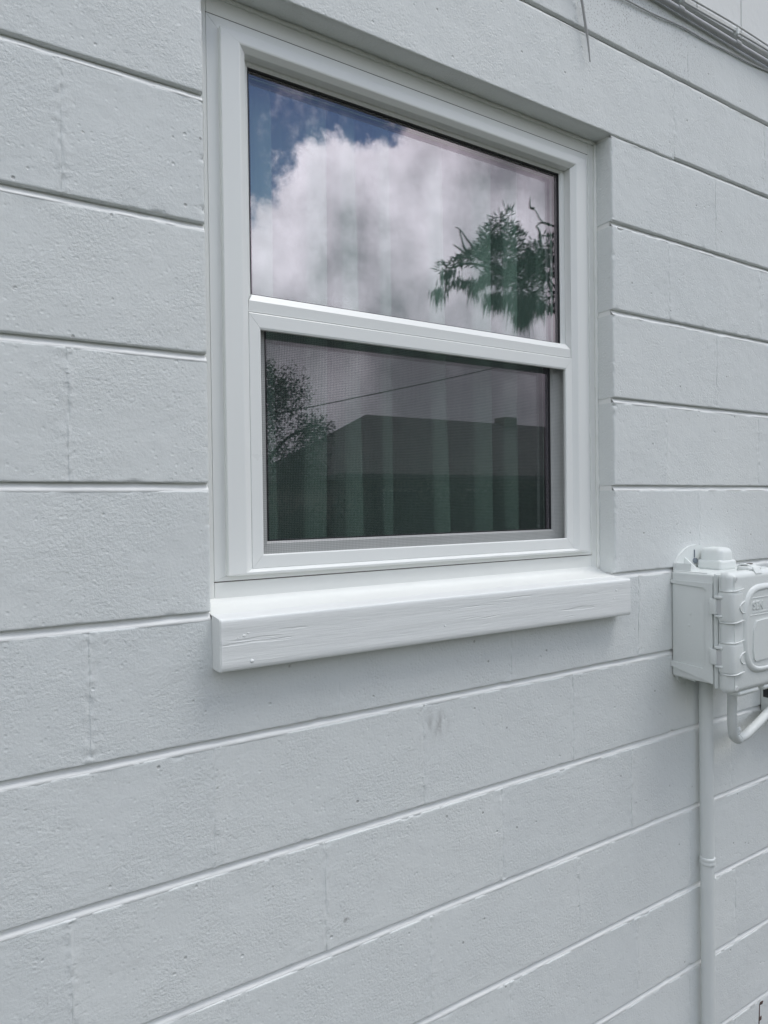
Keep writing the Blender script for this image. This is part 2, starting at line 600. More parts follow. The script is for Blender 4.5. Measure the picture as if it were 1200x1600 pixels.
# ------------------------------------------------------------------ ground
g = G()
g.add([(-150, -200, 0), (150, -200, 0), (150, 60, 0), (-150, 60, 0)], [(0, 1, 2, 3)])
tag(g.build('ground', M['ground'], lift=False), kind='structure')

# ------------------------------------------------------------------ the block wall
WX0, WX1 = -2.0, 3.95
OX0, OX1, OZ0, OZ1 = 0.357, 1.314, -C, 4 * C      # window opening
JH = 0.0062                                       # half of a bed joint
wall = thing('block_wall', 'white painted concrete block wall with raked bed joints around the window', 'wall', (0.8, 0.1, 0.0))


def axis_lines(a, b, s):
    e = [0, .0008, .002, .004, .007, .011, .016]
    L = b - a
    if L < .05:
        return np.linspace(a, b, 5)
    n = max(2, int(round((L - .032) / s)))
    mid = np.linspace(a + .016, b - .016, n + 1)
    return np.concatenate([a + np.array(e[:-1]), mid, b - np.array(e[:-1][::-1])])


def block(x0, x1, z0, z1, s=0.005, left_open=False, right_open=False, bottom_open=False, name='block'):
    gap = -0.0004
    xa = x0 if left_open else x0 + gap
    xb = x1 if right_open else x1 - gap
    za = z0 + (0.0 if bottom_open else JH)
    zb = z1 - JH
    X, Zs = axis_lines(xa, xb, s), axis_lines(za, zb, s)
    nx, nz = len(X), len(Zs)
    gx, gz = np.meshgrid(X, Zs)
    off = (x0 * 7.3 + z0 * 3.1)
    y = -(0.0016 * fbm(gx + off, gz, 9.0, 3) + 0.0006 * fbm(gx, gz, 70.0, 3))
    # arrises along the bed joints, with the odd chip
    for dist in (gz - za, zb - gz):
        r = 0.0014 + 0.0018 * (fbm(gx + off, gz * 0 + z0, 35.0, 3) + .5)
        chip = np.clip(fbm(gx - off, gz * .3, 55.0, 2) - 0.26, 0, 1) * 0.05
        r = r + chip
        q = np.clip(1 - dist / r, 0, 1)
        y = y + r * (1 - np.sqrt(np.clip(1 - q * q, 0, 1))) * 0.75
    # nearly flush head joints: a hair groove and a ragged mortar band
    for dist, opn, ex in ((gx - xa, left_open, x0), (xb - gx, right_open, x1)):
        if opn:
            r = 0.0016 + 0.003 * (fbm(gx * 0 + x0, gz, 60.0, 3) + .5) + np.clip(fbm(gx * 0 + x0, gz, 90.0, 2) - .15, 0, 1) * .04
            q = np.clip(1 - dist / r, 0, 1)
            y = y + r * (1 - np.sqrt(np.clip(1 - q * q, 0, 1))) * 0.8
        else:
            amt = np.clip(2.2 * fbm(gx * 0 + (x0 if opn is None else 0) + off, gz, 28.0, 3) + .28, -0.25, 1.3)
            y = y + 0.0011 * amt * np.exp(-(dist / .0022) ** 2)
            rag = 0.0042 if abs(ex - .155) < .03 else 0.0032       # the smeared head joints left of the window
            y = y + rag * fbm(gx * 1.2, gz, 190.0, 3) * np.exp(-(dist / .011) ** 4) - .0004 * np.exp(-(dist / .012) ** 2)
    front = np.stack([gx, y, gz], -1).reshape(-1, 3)
    idx = np.arange(nx * nz).reshape(nz, nx)
    quads = np.stack([idx[:-1, :-1], idx[:-1, 1:], idx[1:, 1:], idx[1:, :-1]], -1).reshape(-1, 4)
    v = [front]
    f = [q for q in quads]
    # returns to the back
    rims = [idx[0, :], idx[:, -1], idx[-1, ::-1], idx[::-1, 0]]
    k = nx * nz
    for rim in rims:
        steps = (0.012, 0.045, 0.1)
        prevrow = rim
        for st in steps:
            p = front[rim].copy()
            p[:, 1] = st
            v.append(p)
            row = np.arange(k, k + len(rim))
            k += len(rim)
            f.extend(np.stack([prevrow[:-1], row[:-1], row[1:], prevrow[1:]], -1))
            prevrow = row
    o = mk(name, np.concatenate(v), f, M['block'], wall)
    return autosmooth(o, 50)


# head joints per course, in half-block units (measured), repeated every two units
PH = {5: 7.89, 4: 7.61, 3: 8.46, 2: 7.49, 1: 8.46, 0: 7.42, -1: 8.07, -2: 6.87, -3: 5.76, -4: 4.72, -5: 5.82, -6: 4.80, -7: 5.80, -8: 4.78}
PHL = {5: 7.89, 4: None, 3: -0.25, 2: 0.75, 1: -0.25, 0: 0.76, -1: -0.25}
for c in range(-8, 6):
    z0, z1 = c * C, (c + 1) * C

    def row(xa, xb, ph, lo=False, ro=False):
        js = []
        k = -40
        while True:
            x = (ph + 2 * k) * C
            if x >= xb - .03:
                break
            if x > xa + .03:
                js.append(x)
            k += 1
        xs = [xa] + js + [xb]
        for i in range(len(xs) - 1):
            near = xs[i] < 2.25 and xs[i + 1] > -0.35
            block(xs[i], xs[i + 1], z0, z1, 0.005 if near else 0.016,
                  left_open=(lo and i == 0), right_open=(ro and i == len(xs) - 2))
    if -1 <= c <= 3:
        row(WX0, OX0, PHL[c], ro=True)
        row(OX1, WX1, PH[c], lo=True)
    elif c == 4:
        row(WX0, 0.65 * C, 0.65)
        lint = block(0.65 * C, 7.61 * C, z0, z1, 0.006, bottom_open=True, name='lintel')
        lint['label'] = 'long precast lintel beam over the window'
        row(7.61 * C, WX1, 7.61)
    else:
        row(WX0, WX1, PH[c])

# bed joints: a raked joint that slopes out to the block below
for c in range(-8, 6):
    spans = [(WX0, WX1)]
    if -1 < c < 4:
        spans = [(WX0, OX0 - 0.0005), (OX1 + 0.0005, WX1)]
    elif c == -1:
        spans = [(WX0, OX0 + 0.0), (OX1 - 0.0, WX1)]
    elif c == 4:
        spans = [(WX0, OX0 - 0.0005), (OX1 + 0.0005, WX1)]
    for a, b in spans:
        xs = np.arange(a, b + .006, .008)
        xs[-1] = b
        n1 = fbm(xs, xs * 0 + c, 30.0, 3)
        n2 = fbm(xs, xs * 0 + c + 5.5, 12.0, 3)
        zc = c * C
        rows = []
        for dz, yy, wob in ((.0085, .0105, .0), (.0048, .0102, .0008), (.0026, .0078, .0014), (-.0030, .0034, .0018), (-.0078, .0001, .0012), (-.0105, .0055, 0)):
            rows.append(np.stack([xs, yy + wob * n1 * 1.6, zc + dz + (.0026 * n2 if abs(dz) < .0075 else 0) + xs * 0], -1))
        V = np.concatenate(rows)
        n = len(xs)
        F = [(i * n + j, (i + 1) * n + j, (i + 1) * n + j + 1, i * n + j + 1) for i in range(len(rows) - 1) for j in range(n - 1)]
        o = mk('mortar_joint', V, F, M['mortar'], wall, smooth=True)
        if -1 <= c <= 4:          # the joint where it turns into the window reveal
            xe = b - .0012 if b < 1 else a + .0012
            xi = xe - .05 if b < 1 else xe + .05
            G().box(min(xe, xi), max(xe, xi), .0095, .088, zc - .0070, zc + .0070).build('mortar_joint', M['mortar'], wall)

# solid core behind the faces, open at the window
g = G()
for a in ((WX0, OX0, -8 * C, 6 * C), (OX1, WX1, -8 * C, 6 * C), (OX0, OX1, -8 * C, -C), (OX0, OX1, 4 * C, 6 * C)):
    g.box(a[0], a[1], 0.085, 0.2, a[2], a[3])
g.build('wall_core', M['mortar'], wall)

# ------------------------------------------------------------------ window
win = thing('window', 'white vinyl single hung window with insect screen over its lower half', 'window', (0.836, 0.05, Z0 - 0.2))
WC = 0.836


def ring_members(name, outer, ox, ozt, ozb, ys, material, parent, order=('left', 'right', 'top', 'bottom'), gap=0.00025, y_bottom=None, smooth=False):
    """mitred frame: profile point i lies ox[i] in from the sides, ozt[i] down from the top, ozb[i] up from the bottom, at depth ys[i]"""
    x0, x1, z0, z1 = outer
    n = len(ys)
    yb = y_bottom or ys
    res = []
    for side in order:
        v = []
        for i in range(n):
            L, Rr, T, B = x0 + ox[i], x1 - ox[i], z1 - ozt[i], z0 + ozb[i]
            if side == 'left':
                v += [(L, ys[i], B + gap), (L, ys[i], T - gap)]
            elif side == 'right':
                v += [(Rr, ys[i], B + gap), (Rr, ys[i], T - gap)]
            elif side == 'top':
                v += [(L + gap, ys[i], T), (Rr - gap, ys[i], T)]
            else:
                v += [(L + gap, yb[i], B), (Rr - gap, yb[i], B)]
        f = [(2 * i, 2 * i + 1, 2 * ((i + 1) % n) + 1, 2 * ((i + 1) % n)) for i in range(n)]
        f += [[2 * i for i in range(n)], [2 * i + 1 for i in range(n)][::-1]]
        gg = G().add(v, f)
        res.append(gg.build(name, material, parent, smooth))
    return res


# main frame (flange, proud face, eased inner edge)
FR = (0.380, 1.291, -0.1560, 0.7790)
e = .0012
ys = [.094, .0500, .0500, .0392, .0380, .0372, .0380, .0462, .094]
ox = [.000, .000, .0200, .0200, .0200 + e, .0510, .0535, .0645, .0645]
ozt = [.000, .000, .0205, .0205, .0205 + e, .0380, .0405, .0480, .0480]
ozb = [.000, .000, .0085, .0085, .0085 + e, .0130, .0142, .0180, .0180]
ring_members('frame_member', FR, ox, ozt, ozb, ys, M['vinyl'], win)

# dark open seams: below the frame, and where the flange meets the buck
sm_ = G()
sm_.box(FR[0] - .001, FR[1] + .001, .0496, .052, FR[2] - .0013, FR[2] - .0002)
sm_.build('seam', M['seam'], win)
sm_ = G()
sm_.box(FR[0] - .001, FR[1] + .001, .0497, .052, FR[3] + .0001, FR[3] + .0008)
sm_.build('seam', M['seam'], win)

# buck boards filling the rest of the opening
for a in ((OX0 + .0008, FR[0] - .0004, -.187, OZ1 - .0015), (FR[1] + .0004, OX1 - .0008, -.187, OZ1 - .0015),
          (FR[0], FR[1], FR[3] + .0008, OZ1 - .0015), (FR[0], FR[1], -.187, FR[2] - .0013)):
    G().rbox(a[0], a[1], .0500, .088, a[2], a[3], .0008, 1).build('buck_board', M['buck'], win)


def bead(pts, r, name='caulk_bead', parent=win, material=None, jit=.25, n=7):
    P = []
    for i in range(len(pts) - 1):
        a, b = Vector(pts[i]), Vector(pts[i + 1])
        k = max(2, int((b - a).length / .012))
        P += [a.lerp(b, j / k) for j in range(k)]
    P.append(Vector(pts[-1]))
    rr = [r * (1 + jit * (random.random() * 2 - 1)) for _ in P]
    P = [p + Vector((random.uniform(-1, 1), random.uniform(-.5, .5), random.uniform(-1, 1))) * r * jit * .35 for p in P]
    return G().tube(P, rr, n).build(name, material or M['caulk'], parent, True)


bead([(OX1 - .002, .0485, -.19), (OX1 - .0015, .0485, OZ1 - .004)], .0048)
bead([(FR[1] + .001, .0500, FR[2]), (FR[1] + .001, .0500, FR[3])], .0028)
bead([(OX0 + .004, .0485, -.19), (OX0 + .003, .0485, OZ1 - .004)], .0045)
bead([(OX0 + .003, .0490, OZ1 - .003), (OX1 - .003, .0490, OZ1 - .003)], .0040)
# the string of caulk that has come loose along the left edge
cs = []
for i in range(60):
    q = i / 59
    cs.append((OX0 + .0065 + .0022 * math.sin(q * 9 + 1) + .006 * max(0, q - .8), .034 - .012 * math.sin(q * 3.1) - .02 * max(0, q - .75), -.16 + q * .97))
G().tube(cs, .0009, 6).build('loose_caulk_string', M['caulk'], win, True)

# upper fixed light: bead ring, gasket, two panes with a spacer
UP = (0.4450, 1.2262, 0.2990, 0.7308)
ring_members('glazing_bead', UP, [.000, .000, .0015, .0100, .0126, .0126], [.000, .000, .0008, .0042, .0064, .0064], [.000, .000, .0185, .0310, .0355, .0355],
             [.097, .0640, .0632, .0646, .0682, .097], M['bead'], win, y_bottom=[.097, .0480, .0474, .0540, .0688, .097])
UG = (UP[0] + .0126, UP[1] - .0126, UP[2] + .0355, UP[3] - .0064)
ring_members('gasket', UG, [-.0010, -.0010, .0022, .0030], [-.0010, -.0010, .0030, .0038], [-.0006, -.0006, .0010, .0014], [.0715, .0686, .0682, .0708], M['gasket'], win)


def pane(x0, x1, z0, z1, y, name, material):
    return G().box(x0, x1, y, y + .0002, z0, z1).build(name, material, win)


def single(x0, x1, z0, z1, y, name, material):
    return G().add([(x0, y, z0), (x1, y, z0), (x1, y, z1), (x0, y, z1)], [(0, 1, 2, 3)]).build(name, material, win)


pv = single(UG[0] - .002, UG[1] + .002, UG[2] - .002, UG[3] + .002, .0710, 'pane', M['glass_painted_refl'])
ring_members('pane_spacer', (UG[0] - .004, UG[1] + .004, UG[2] - .004, UG[3] + .004), [0, 0, .009, .009], [0, 0, .009, .009], [0, 0, .006, .006], [.0850, .0715, .0715, .0850], M['spacer'], win)
single(UG[0] - .003, UG[1] + .003, UG[2] - .003, UG[3] + .003, .0856, 'pane', M['glass_in'])

# screen frame, screen cloth
SF = (0.4450, 1.2270, -0.1378, 0.2972)
ring_members('screen_frame', SF, [0, 0, .0010, .0190, .0210, .0210], [0, 0, .0016, .0235, .0268, .0268], [0, 0, .0010, .0215, .0235, .0235],
             [.0545, .0462, .0454, .0454, .0466, .0545], M['vinyl'], win)
SI = (SF[0] + .0205, SF[1] - .0205, SF[2] + .0228, SF[3] - .0260)
tag(G().add([(SI[0], .0515, SI[2]), (SI[1], .0515, SI[2]), (SI[1], .0515, SI[3]), (SI[0], .0515, SI[3])], [(0, 1, 2, 3)]).build('insect_screen', M['screen'], win), kind='stuff')

# lower sash behind the screen
LS = (0.4452, 1.2268, -0.1376, 0.3100)
ring_members('sash_member', LS, [0, 0, .0370, .0400, .0400], [0, 0, .020, .022, .022], [0, 0, .0400, .0437, .0437], [.100, .0700, .0700, .0755, .100], M['vinyl'], win)
LG = (LS[0] + .0400, LS[1] - .0400, LS[2] + .0437, LS[3] - .022)
ring_members('gasket', LG, [-.001, -.001, .002, .003], [-.001, -.001, .002, .003], [-.001, -.001, .0012, .0018], [.0790, .0758, .0756, .0782], M['gasket'], win)
single(LG[0] - .002, LG[1] + .002, LG[2] - .002, LG[3] + .002, .0784, 'pane', M['glass_out'])
ring_members('pane_spacer', (LG[0] - .004, LG[1] + .004, LG[2] - .004, LG[3] + .004), [0, 0, .009, .009], [0, 0, .009, .009], [0, 0, .006, .006], [.0922, .0788, .0788, .0922], M['spacer'], win)
single(LG[0] - .003, LG[1] + .003, LG[2] - .003, LG[3] + .003, .0928, 'pane', M['glass_in'])

# sloped mortar sill under the frame, then the nailed-on sill board
xs = np.arange(OX0 + .0006, OX1 - .0004, .01)
xs[-1] = OX1 - .0006
prof = [(.060, -.180), (.0502, -.1835), (.0478, -.1890), (.0400, -.1940), (.022, -.1985), (.004, -.2025), (-.0030, -.2045), (-.0030, -.240)]
V = []
for i, (yy, zz) in enumerate(prof):
    wv_ = fbm(xs, xs * 0 + i * .05, 14.0, 3) * (.0022 if 0 < i < 6 else 0)
    V.append(np.stack([xs, yy + wv_ * .6, zz + wv_], -1))
V = np.concatenate(V)
n = len(xs)
F = [(i * n + j, i * n + j + 1, (i + 1) * n + j + 1, (i + 1) * n + j) for i in range(len(prof) - 1) for j in range(n - 1)]
mk('sill_slope', V, F, M['buck'], win, smooth=True)

# board: rounded upper arris, sagging grain, ragged left end
bx0, bx1 = .3575, 1.3190
xs = np.concatenate([[bx0, bx0 + .0008, bx0 + .002, bx0 + .004], np.arange(bx0 + .01, bx1 - .008, .008), [bx1 - .004, bx1 - .001, bx1]])
prof = [(-.0005, -.2035), (-.015, -.2048), (-.033, -.2060), (-.0366, -.2068), (-.0380, -.2082), (-.0386, -.2110)] + \
       [(-.0387 - .00015 * math.sin(k * 1.3), -.2110 - .0745 * k / 12) for k in range(1, 12)] + [(-.0382, -.2862), (-.0368, -.2878), (-.030, -.2884), (-.0005, -.2884)]
V = []
for i, (yy, zz) in enumerate(prof):
    a1 = fbm(xs * .35, xs * 0 + zz * 3, 14.0, 4) * .0005
    a2 = fbm(xs * .15, xs * 0 + zz * 9, 60.0, 3) * .0004
    endr = np.where(xs < bx0 + .001, .0016 + .0012 * fbm(xs + zz * 40, xs * 0 + zz, 200., 2), np.where(xs > bx1 - .0005, .001, 0))
    inn = 0 if yy > -.001 else 1
    V.append(np.stack([xs, yy + inn * (a1 + a2 + (endr if yy < -.02 else 0)), zz + inn * (a1 * .4) + .0016 * np.sin(xs * 3.0)], -1))
V = np.concatenate(V)
n = len(xs)
P_ = len(prof)
F = [(i * n + j, i * n + j + 1, (i + 1) * n + j + 1, (i + 1) * n + j) for i in range(P_ - 1) for j in range(n - 1)]
F += [[i * n for i in range(P_)], [i * n + n - 1 for i in range(P_)][::-1]]
sill = autosmooth(mk('sill_board', V, F, M['wood'], win), 40)
sill['label'] = 'wooden sill board thick with brushed white paint'


def blob(name, c, r, parent, material, flat=.45, n=8, seed=0):
    """small irregular paint-filled lump"""
    rd = random.Random(seed)
    v, f = [], []
    for i, (a, h) in enumerate(((1.0, 0.0), (.85, .55), (.45, .9))):
        for j in range(n):
            t = 2 * math.pi * j / n
            q = r * a * rd.uniform(.8, 1.2)
            v.append((c[0] + q * math.cos(t), c[1] - r * flat * h, c[2] + q * math.sin(t) * .8))
    v.append((c[0], c[1] - r * flat, c[2]))
    for i in range(2):
        f += [(i * n + j, i * n + (j + 1) % n, (i + 1) * n + (j + 1) % n, (i + 1) * n + j) for j in range(n)]
    f += [(2 * n + j, 2 * n + (j + 1) % n, 3 * n) for j in range(n)]
    return mk(name, v, f, material, parent, smooth=True)


BASE[sill.name] = BASE[win.name]
for i, (x, z, r) in enumerate(((.4085, -.2745, .0042), (.386, -.2355, .0028), (.396, -.2335, .0036), (.403, -.2300, .0030), (.394, -.2410, .0016), (.388, -.256, .0016),
                               (.800, -.2305, .0030), (.792, -.2490, .0030), (.789, -.2590, .0040), (1.270, -.2300, .0040), (1.262, -.2480, .0038), (1.278, -.2520, .0030))):
    blob('nail_head', (x, -.0376, z), r, sill, M['wood'], .6 if i == 0 else .42, seed=i)

# ------------------------------------------------------------------ room behind and its curtain
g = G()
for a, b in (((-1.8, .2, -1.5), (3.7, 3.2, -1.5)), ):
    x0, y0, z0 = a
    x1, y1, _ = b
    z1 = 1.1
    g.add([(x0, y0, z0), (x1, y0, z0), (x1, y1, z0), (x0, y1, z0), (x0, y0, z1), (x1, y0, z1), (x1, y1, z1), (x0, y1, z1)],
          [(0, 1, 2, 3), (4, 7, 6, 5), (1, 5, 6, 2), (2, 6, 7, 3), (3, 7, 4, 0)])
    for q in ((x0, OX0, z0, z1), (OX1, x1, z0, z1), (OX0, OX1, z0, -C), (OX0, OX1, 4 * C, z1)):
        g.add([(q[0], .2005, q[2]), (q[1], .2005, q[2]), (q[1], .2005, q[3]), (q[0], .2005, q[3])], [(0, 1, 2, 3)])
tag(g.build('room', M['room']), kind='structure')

# one sheer cloth hung in S-folds: where it doubles back on itself it shows denser
OV = [(.405, .040), (.497, .040), (.618, .030), (.684, .022), (.772, .016), (.905, .024), (1.035, .040), (1.120, .022), (1.225, .045), (1.320, .03)]
cp_ = [(.28, .135)]
for k_, (xc_, wd_) in enumerate(OV):
    w2 = wd_ / 2
    cp_ += [(xc_ - w2 - .006, .128), (xc_ + w2 - .003, .118), (xc_ + w2, .122), (xc_ + w2 - .003, .127), (xc_ - w2 + .003, .132), (xc_ - w2, .137), (xc_ - w2 + .003, .141), (xc_ + w2 + .006, .146)]
    if k_ + 1 < len(OV):
        xm_ = (xc_ + OV[k_ + 1][0]) / 2
        cp_.append((xm_, .142 - .010 * ((k_ % 3) - 1)))
cp_.append((1.40, .135))
cpath = catmull([(a_, b_, 0) for a_, b_ in cp_], 5)
cx_a = np.array([q.x for q in cpath])
cy_a = np.array([q.y for q in cpath])
V, nrow = [], 22
for i in range(nrow):
    q = i / (nrow - 1)
    z = -.34 + q * 1.30
    d_ = 1 - q
    xx = cx_a + .014 * d_ * np.sin(cx_a * 27 + 1.0) + .004 * np.sin(cx_a * 9 + q * 3.0)
    V.append(np.stack([xx, cy_a + .006 * d_ * np.sin(cx_a * 33 + 4 * q), z + cx_a * 0], -1))
V = np.concatenate(V)
n = len(cx_a)
F = [(i * n + j, i * n + j + 1, (i + 1) * n + j + 1, (i + 1) * n + j) for i in range(nrow - 1) for j in range(n - 1)]
cu = mk('curtain', V, F, M['curtain'], None, smooth=True, origin=(.836, .130, Z0 - .34))
tag(cu, 'pale pleated curtain hanging behind the window glass', 'curtain')

# ------------------------------------------------------------------ utility box on the right
ub = thing('utility_box', 'white painted plastic utility box with domed lid, screwed to the wall', 'utility box', (1.65, 0.0, Z0 - .47))
X0, X1 = 1.520, 1.785
# housing with inset side panel
h = G().rbox(X0, X1, -.1120, -.0010, -.4650, -.2050, .006, 3)
hb = autosmooth(h.build('housing', M['boxpaint'], ub))
G().prism([(-.0015, -.2262), (-.093, -.2262), (-.093, -.2385), (-.0015, -.2340)], 'x', X0 - .0035, X0 + .001).build('side_rim', M['boxpaint'], ub)
# side panel border: strip along the front and a lower lip
pts = [(-.0940, -.2262), (-.1100, -.2262), (-.1115, -.4620), (-.0880, -.4560), (-.0015, -.4400), (-.0015, -.4270), (-.0850, -.4300), (-.0930, -.4200), (-.0930, -.2520), (-.0960, -.2440), (-.0880, -.2385)]
G().prism(pts, 'x', X0 - .0032, X0 + .001).build('side_rim', M['boxpaint'], ub)
for (yy, zz) in ((-.052, -.305), (-.049, -.333), (-.050, -.2315)):
    v = [(X0 - .0005, yy + .004 * math.cos(a), zz + .004 * math.sin(a)) for a in np.linspace(0, 2 * math.pi, 9)[:-1]] + [(X0 - .0022, yy, zz)]
    mk('rivet', v, [(j, (j + 1) % 8, 8) for j in range(8)], M['boxpaint'], ub, smooth=True)
# upper shelf set back from the side
G().rbox(X0 + .004, X1 - .004, -.094, -.002, -.2055, -.2035, .0009, 2).build('top_ledge', M['boxpaint'], ub)
# mounting ear with a slotted screw hole
ear = [(1.528, -.206), (1.530, -.186), (1.546, -.168), (1.568, -.153), (1.590, -.1460), (1.615, -.1440), (1.640, -.1475), (1.660, -.160), (1.668, -.206)]
G().prism(ear, 'y', -.0065, -.0006).build('mounting_ear', M['boxpaint'], ub)
G().rbox(1.6045, 1.6090, -.0078, -.0060, -.1760, -.1560, .0008, 1).build('slot', M['screw'], ub)
sc_ = G().tube([(1.6070, -.0066, -.184), (1.6070, -.0125, -.1835)], [.0075, .0062], 10)
sc_.build('screw', M['screw'], ub)
G().prism([(1.568, -.2045), (1.560, -.196), (1.545, -.1960), (1.5320, -.1860), (1.5290, -.2045)], 'y', -.0480, -.0065).build('bracket', M['boxpaint'], ub)
G().prism([(-.0065, -.2040), (-.0065, -.1740), (-.046, -.2040)], 'x', 1.566, 1.570).build('gusset', M['boxpaint'], ub)
# cable entry dome on top
dm = G().rbox(1.6130, 1.6760, -.0720, -.0120, -.2060, -.1500, .015, 5)
dmo = autosmooth(dm.build('dome', M['boxpaint'], ub))
for vv in dmo.data.vertices:
    zq = vv.co.z + BASE[ub.name].z - Z0
    if zq > -.180:
        vv.co.x = (vv.co.x - (1.6445 - BASE[ub.name].x)) * .90 + (1.6445 - BASE[ub.name].x)
G().rbox(1.6100, 1.6800, -.0750, -.0100, -.2060, -.1800, .007, 3).build('dome_base', M['boxpaint'], ub)
# lid seam ribs, lid, corner bosses
G().rbox(X0 - .0020, X1 + .002, -.1200, -.1125, -.4740, -.2030, .0045, 2).build('seam_rib', M['boxpaint'], ub)
G().rbox(X0 + .0006, X1 - .0006, -.1216, -.1190, -.4720, -.2050, .0010, 1).build('lid_gap', M['pipepaint'], ub)
lid = autosmooth(G().rbox(X0 - .0030, X1 + .003, -.1580, -.1208, -.4800, -.1980, .0160, 6).build('lid', M['boxpaint'], ub))
BASE[lid.name] = BASE[ub.name]
for (za, zb, la, lb_) in ((-.3180, -.2380, -.2970, -.2610), (-.4370, -.3570, -.4140, -.3780)):     # two broad raised bands that carry the latches
    autosmooth(G().rbox(X0 - .0062, X0 + .0440, -.1626, -.1222, za, zb, .0120, 5).build('latch_band', M['boxpaint'], lid))
    autosmooth(G().rbox(X0 - .0108, X0 - .0020, -.1240, -.1075, la, lb_, .0018, 2).build('latch', M['boxpaint'], lid))
    G().box(X0 - .0066, X0 - .0040, -.1350, -.1238, la + .001, lb_ - .001).build('latch_recess', M['cable'], lid)
    autosmooth(G().rbox(X0 - .0112, X0 + .0010, -.1390, -.1190, lb_ + .0005, lb_ + .0090, .0038, 3).build('latch_knuckle', M['boxpaint'], lid))
    autosmooth(G().rbox(X0 - .0108, X0 + .0010, -.1380, -.1200, la - .0060, la - .0005, .0024, 3).build('latch_knuckle', M['boxpaint'], lid))
    for zr in (za + .0035, zb - .0035):
        G().tube([(X0 - .0050, -.1300, zr), (X0 - .0055, -.1480, zr), (X0 - .0020, -.1580, zr + .0005), (X0 + .0080, -.1628, zr + .0012), (X0 + .0380, -.1632, zr + .0050)], .0019, 7).build('band_rib', M['boxpaint'], lid, True)
    zm = (la + lb_) / 2
    G().tube(catmull([(X0 + .0420, -.1630, zm + .0130), (X0 + .0300, -.1630, zm + .0085), (X0 + .0225, -.1628, zm), (X0 + .0300, -.1630, zm - .0110), (X0 + .0420, -.1630, zm - .0140)], 6), .0016, 7).build('finger_grip', M['boxpaint'], lid, True)
for zz in (-.2135, -.4650):
    G().tube([(X0 + .0150, -.1555, zz), (X0 + .0150, -.1592, zz)], [.0075, .0060], 12).build('screw_boss', M['boxpaint'], lid)
    G().tube([(X0 + .0150, -.1588, zz), (X0 + .0150, -.1597, zz)], [.0038, .0038], 10).build('screw', M['cable'], lid)
for xx, yy in ((X0 - .0030, -.1290), (X0 - .0018, -.1455), (X0 + .0085, -.1580)):       # moulded ridges down the lid's corner
    G().rbox(xx - .0009, xx + .0009, yy - .0009, yy + .0009, -.4700, -.2080, .0007, 2).build('ridge', M['boxpaint'], lid)
# domed oval panel on the lid
cx, cz, hw, hh_ = 1.652, -.336, .0900, .1060
nseg = 48


def sup(t, k, pw=3.2):
    c_, s_ = math.cos(t), math.sin(t)
    return (cx + (hw - k) * math.copysign(abs(c_) ** (2 / pw), c_), cz + (hh_ - k) * math.copysign(abs(s_) ** (2 / pw), s_))


rows = [(0, -.1565), (.0012, -.1590), (.0040, -.1618), (.0085, -.1634), (.0118, -.1636), (.0135, -.1630), (.0150, -.1612)]
V, F = [], []
for k, yy in rows:
    for j in range(nseg):
        x_, z_ = sup(2 * math.pi * j / nseg, k)
        V.append((x_, yy, z_))
for i in range(len(rows) - 1):
    F += [(i * nseg + j, i * nseg + (j + 1) % nseg, (i + 1) * nseg + (j + 1) % nseg, (i + 1) * nseg + j) for j in range(nseg)]
F.append([(len(rows) - 1) * nseg + j for j in range(nseg)])
pn = autosmooth(G().add(V, F).build('oval_panel', M['boxpaint'], lid))
# embossed lettering panel
for zz in (-.2620, -.3020):
    G().rbox(1.588, 1.716, -.1622, -.1608, zz - .0007, zz + .0007, .0004, 1).build('emboss_line', M['boxpaint'], lid)


def letters(txt, x, z, size, ext, parent, y):
    cu_ = bpy.data.curves.new('lettering', 'FONT')
    cu_.body = txt
    cu_.size = size
    cu_.extrude = ext
    cu_.offset = size * .02
    to = bpy.data.objects.new('lettering', cu_)
    COL.objects.link(to)
    dg = bpy.context.evaluated_depsgraph_get()
    me = bpy.data.meshes.new_from_object(to.evaluated_get(dg))
    bpy.data.objects.remove(to)
    vs = [(x + v.co.x, y - v.co.z, z + v.co.y) for v in me.vertices]
    fs = [list(p.vertices) for p in me.polygons]
    bpy.data.meshes.remove(me)
    return mk('lettering', vs, fs, M['boxpaint'], parent)


letters('SEN', 1.597, -.2885, .0260, .0012, lid, -.1618)
for i in range(14):      # a smaller line, too worn to read, as raised strokes
    G().rbox(1.598 + i * .0060, 1.6015 + i * .0060, -.1622, -.1608, -.2985 + (i % 3) * .0006, -.2940, .0005, 1).build('worn_stroke', M['boxpaint'], lid)
# inner raised plate
pl = [(1.6000, -.4040), (1.5960, -.3800), (1.6000, -.3350), (1.6100, -.3170), (1.7040, -.3120), (1.7080, -.4080), (1.6060, -.4100)]
autosmooth(G().prism(pl, 'y', -.1640, -.1608).build('raised_plate', M['boxpaint'], lid))
# hasp over the top of the lid
hs = [(-.1140, -.2030), (-.1150, -.1935), (-.1220, -.1880), (-.1360, -.1885), (-.1480, -.1950), (-.1555, -.2060), (-.1580, -.2060), (-.1505, -.1925), (-.1370, -.1850), (-.1205, -.1845), (-.1115, -.1910), (-.1105, -.2030)]
G().prism(hs, 'x', 1.618, 1.646).build('hasp', M['boxpaint'], lid)
autosmooth(G().rbox(1.606, 1.660, -.1500, -.1180, -.2020, -.1900, .006, 3).build('hasp_boss', M['boxpaint'], lid))
G().rbox(1.628, 1.637, -.1400, -.1290, -.1858, -.1838, .0005, 1).build('hasp_slot', M['seam'], lid)
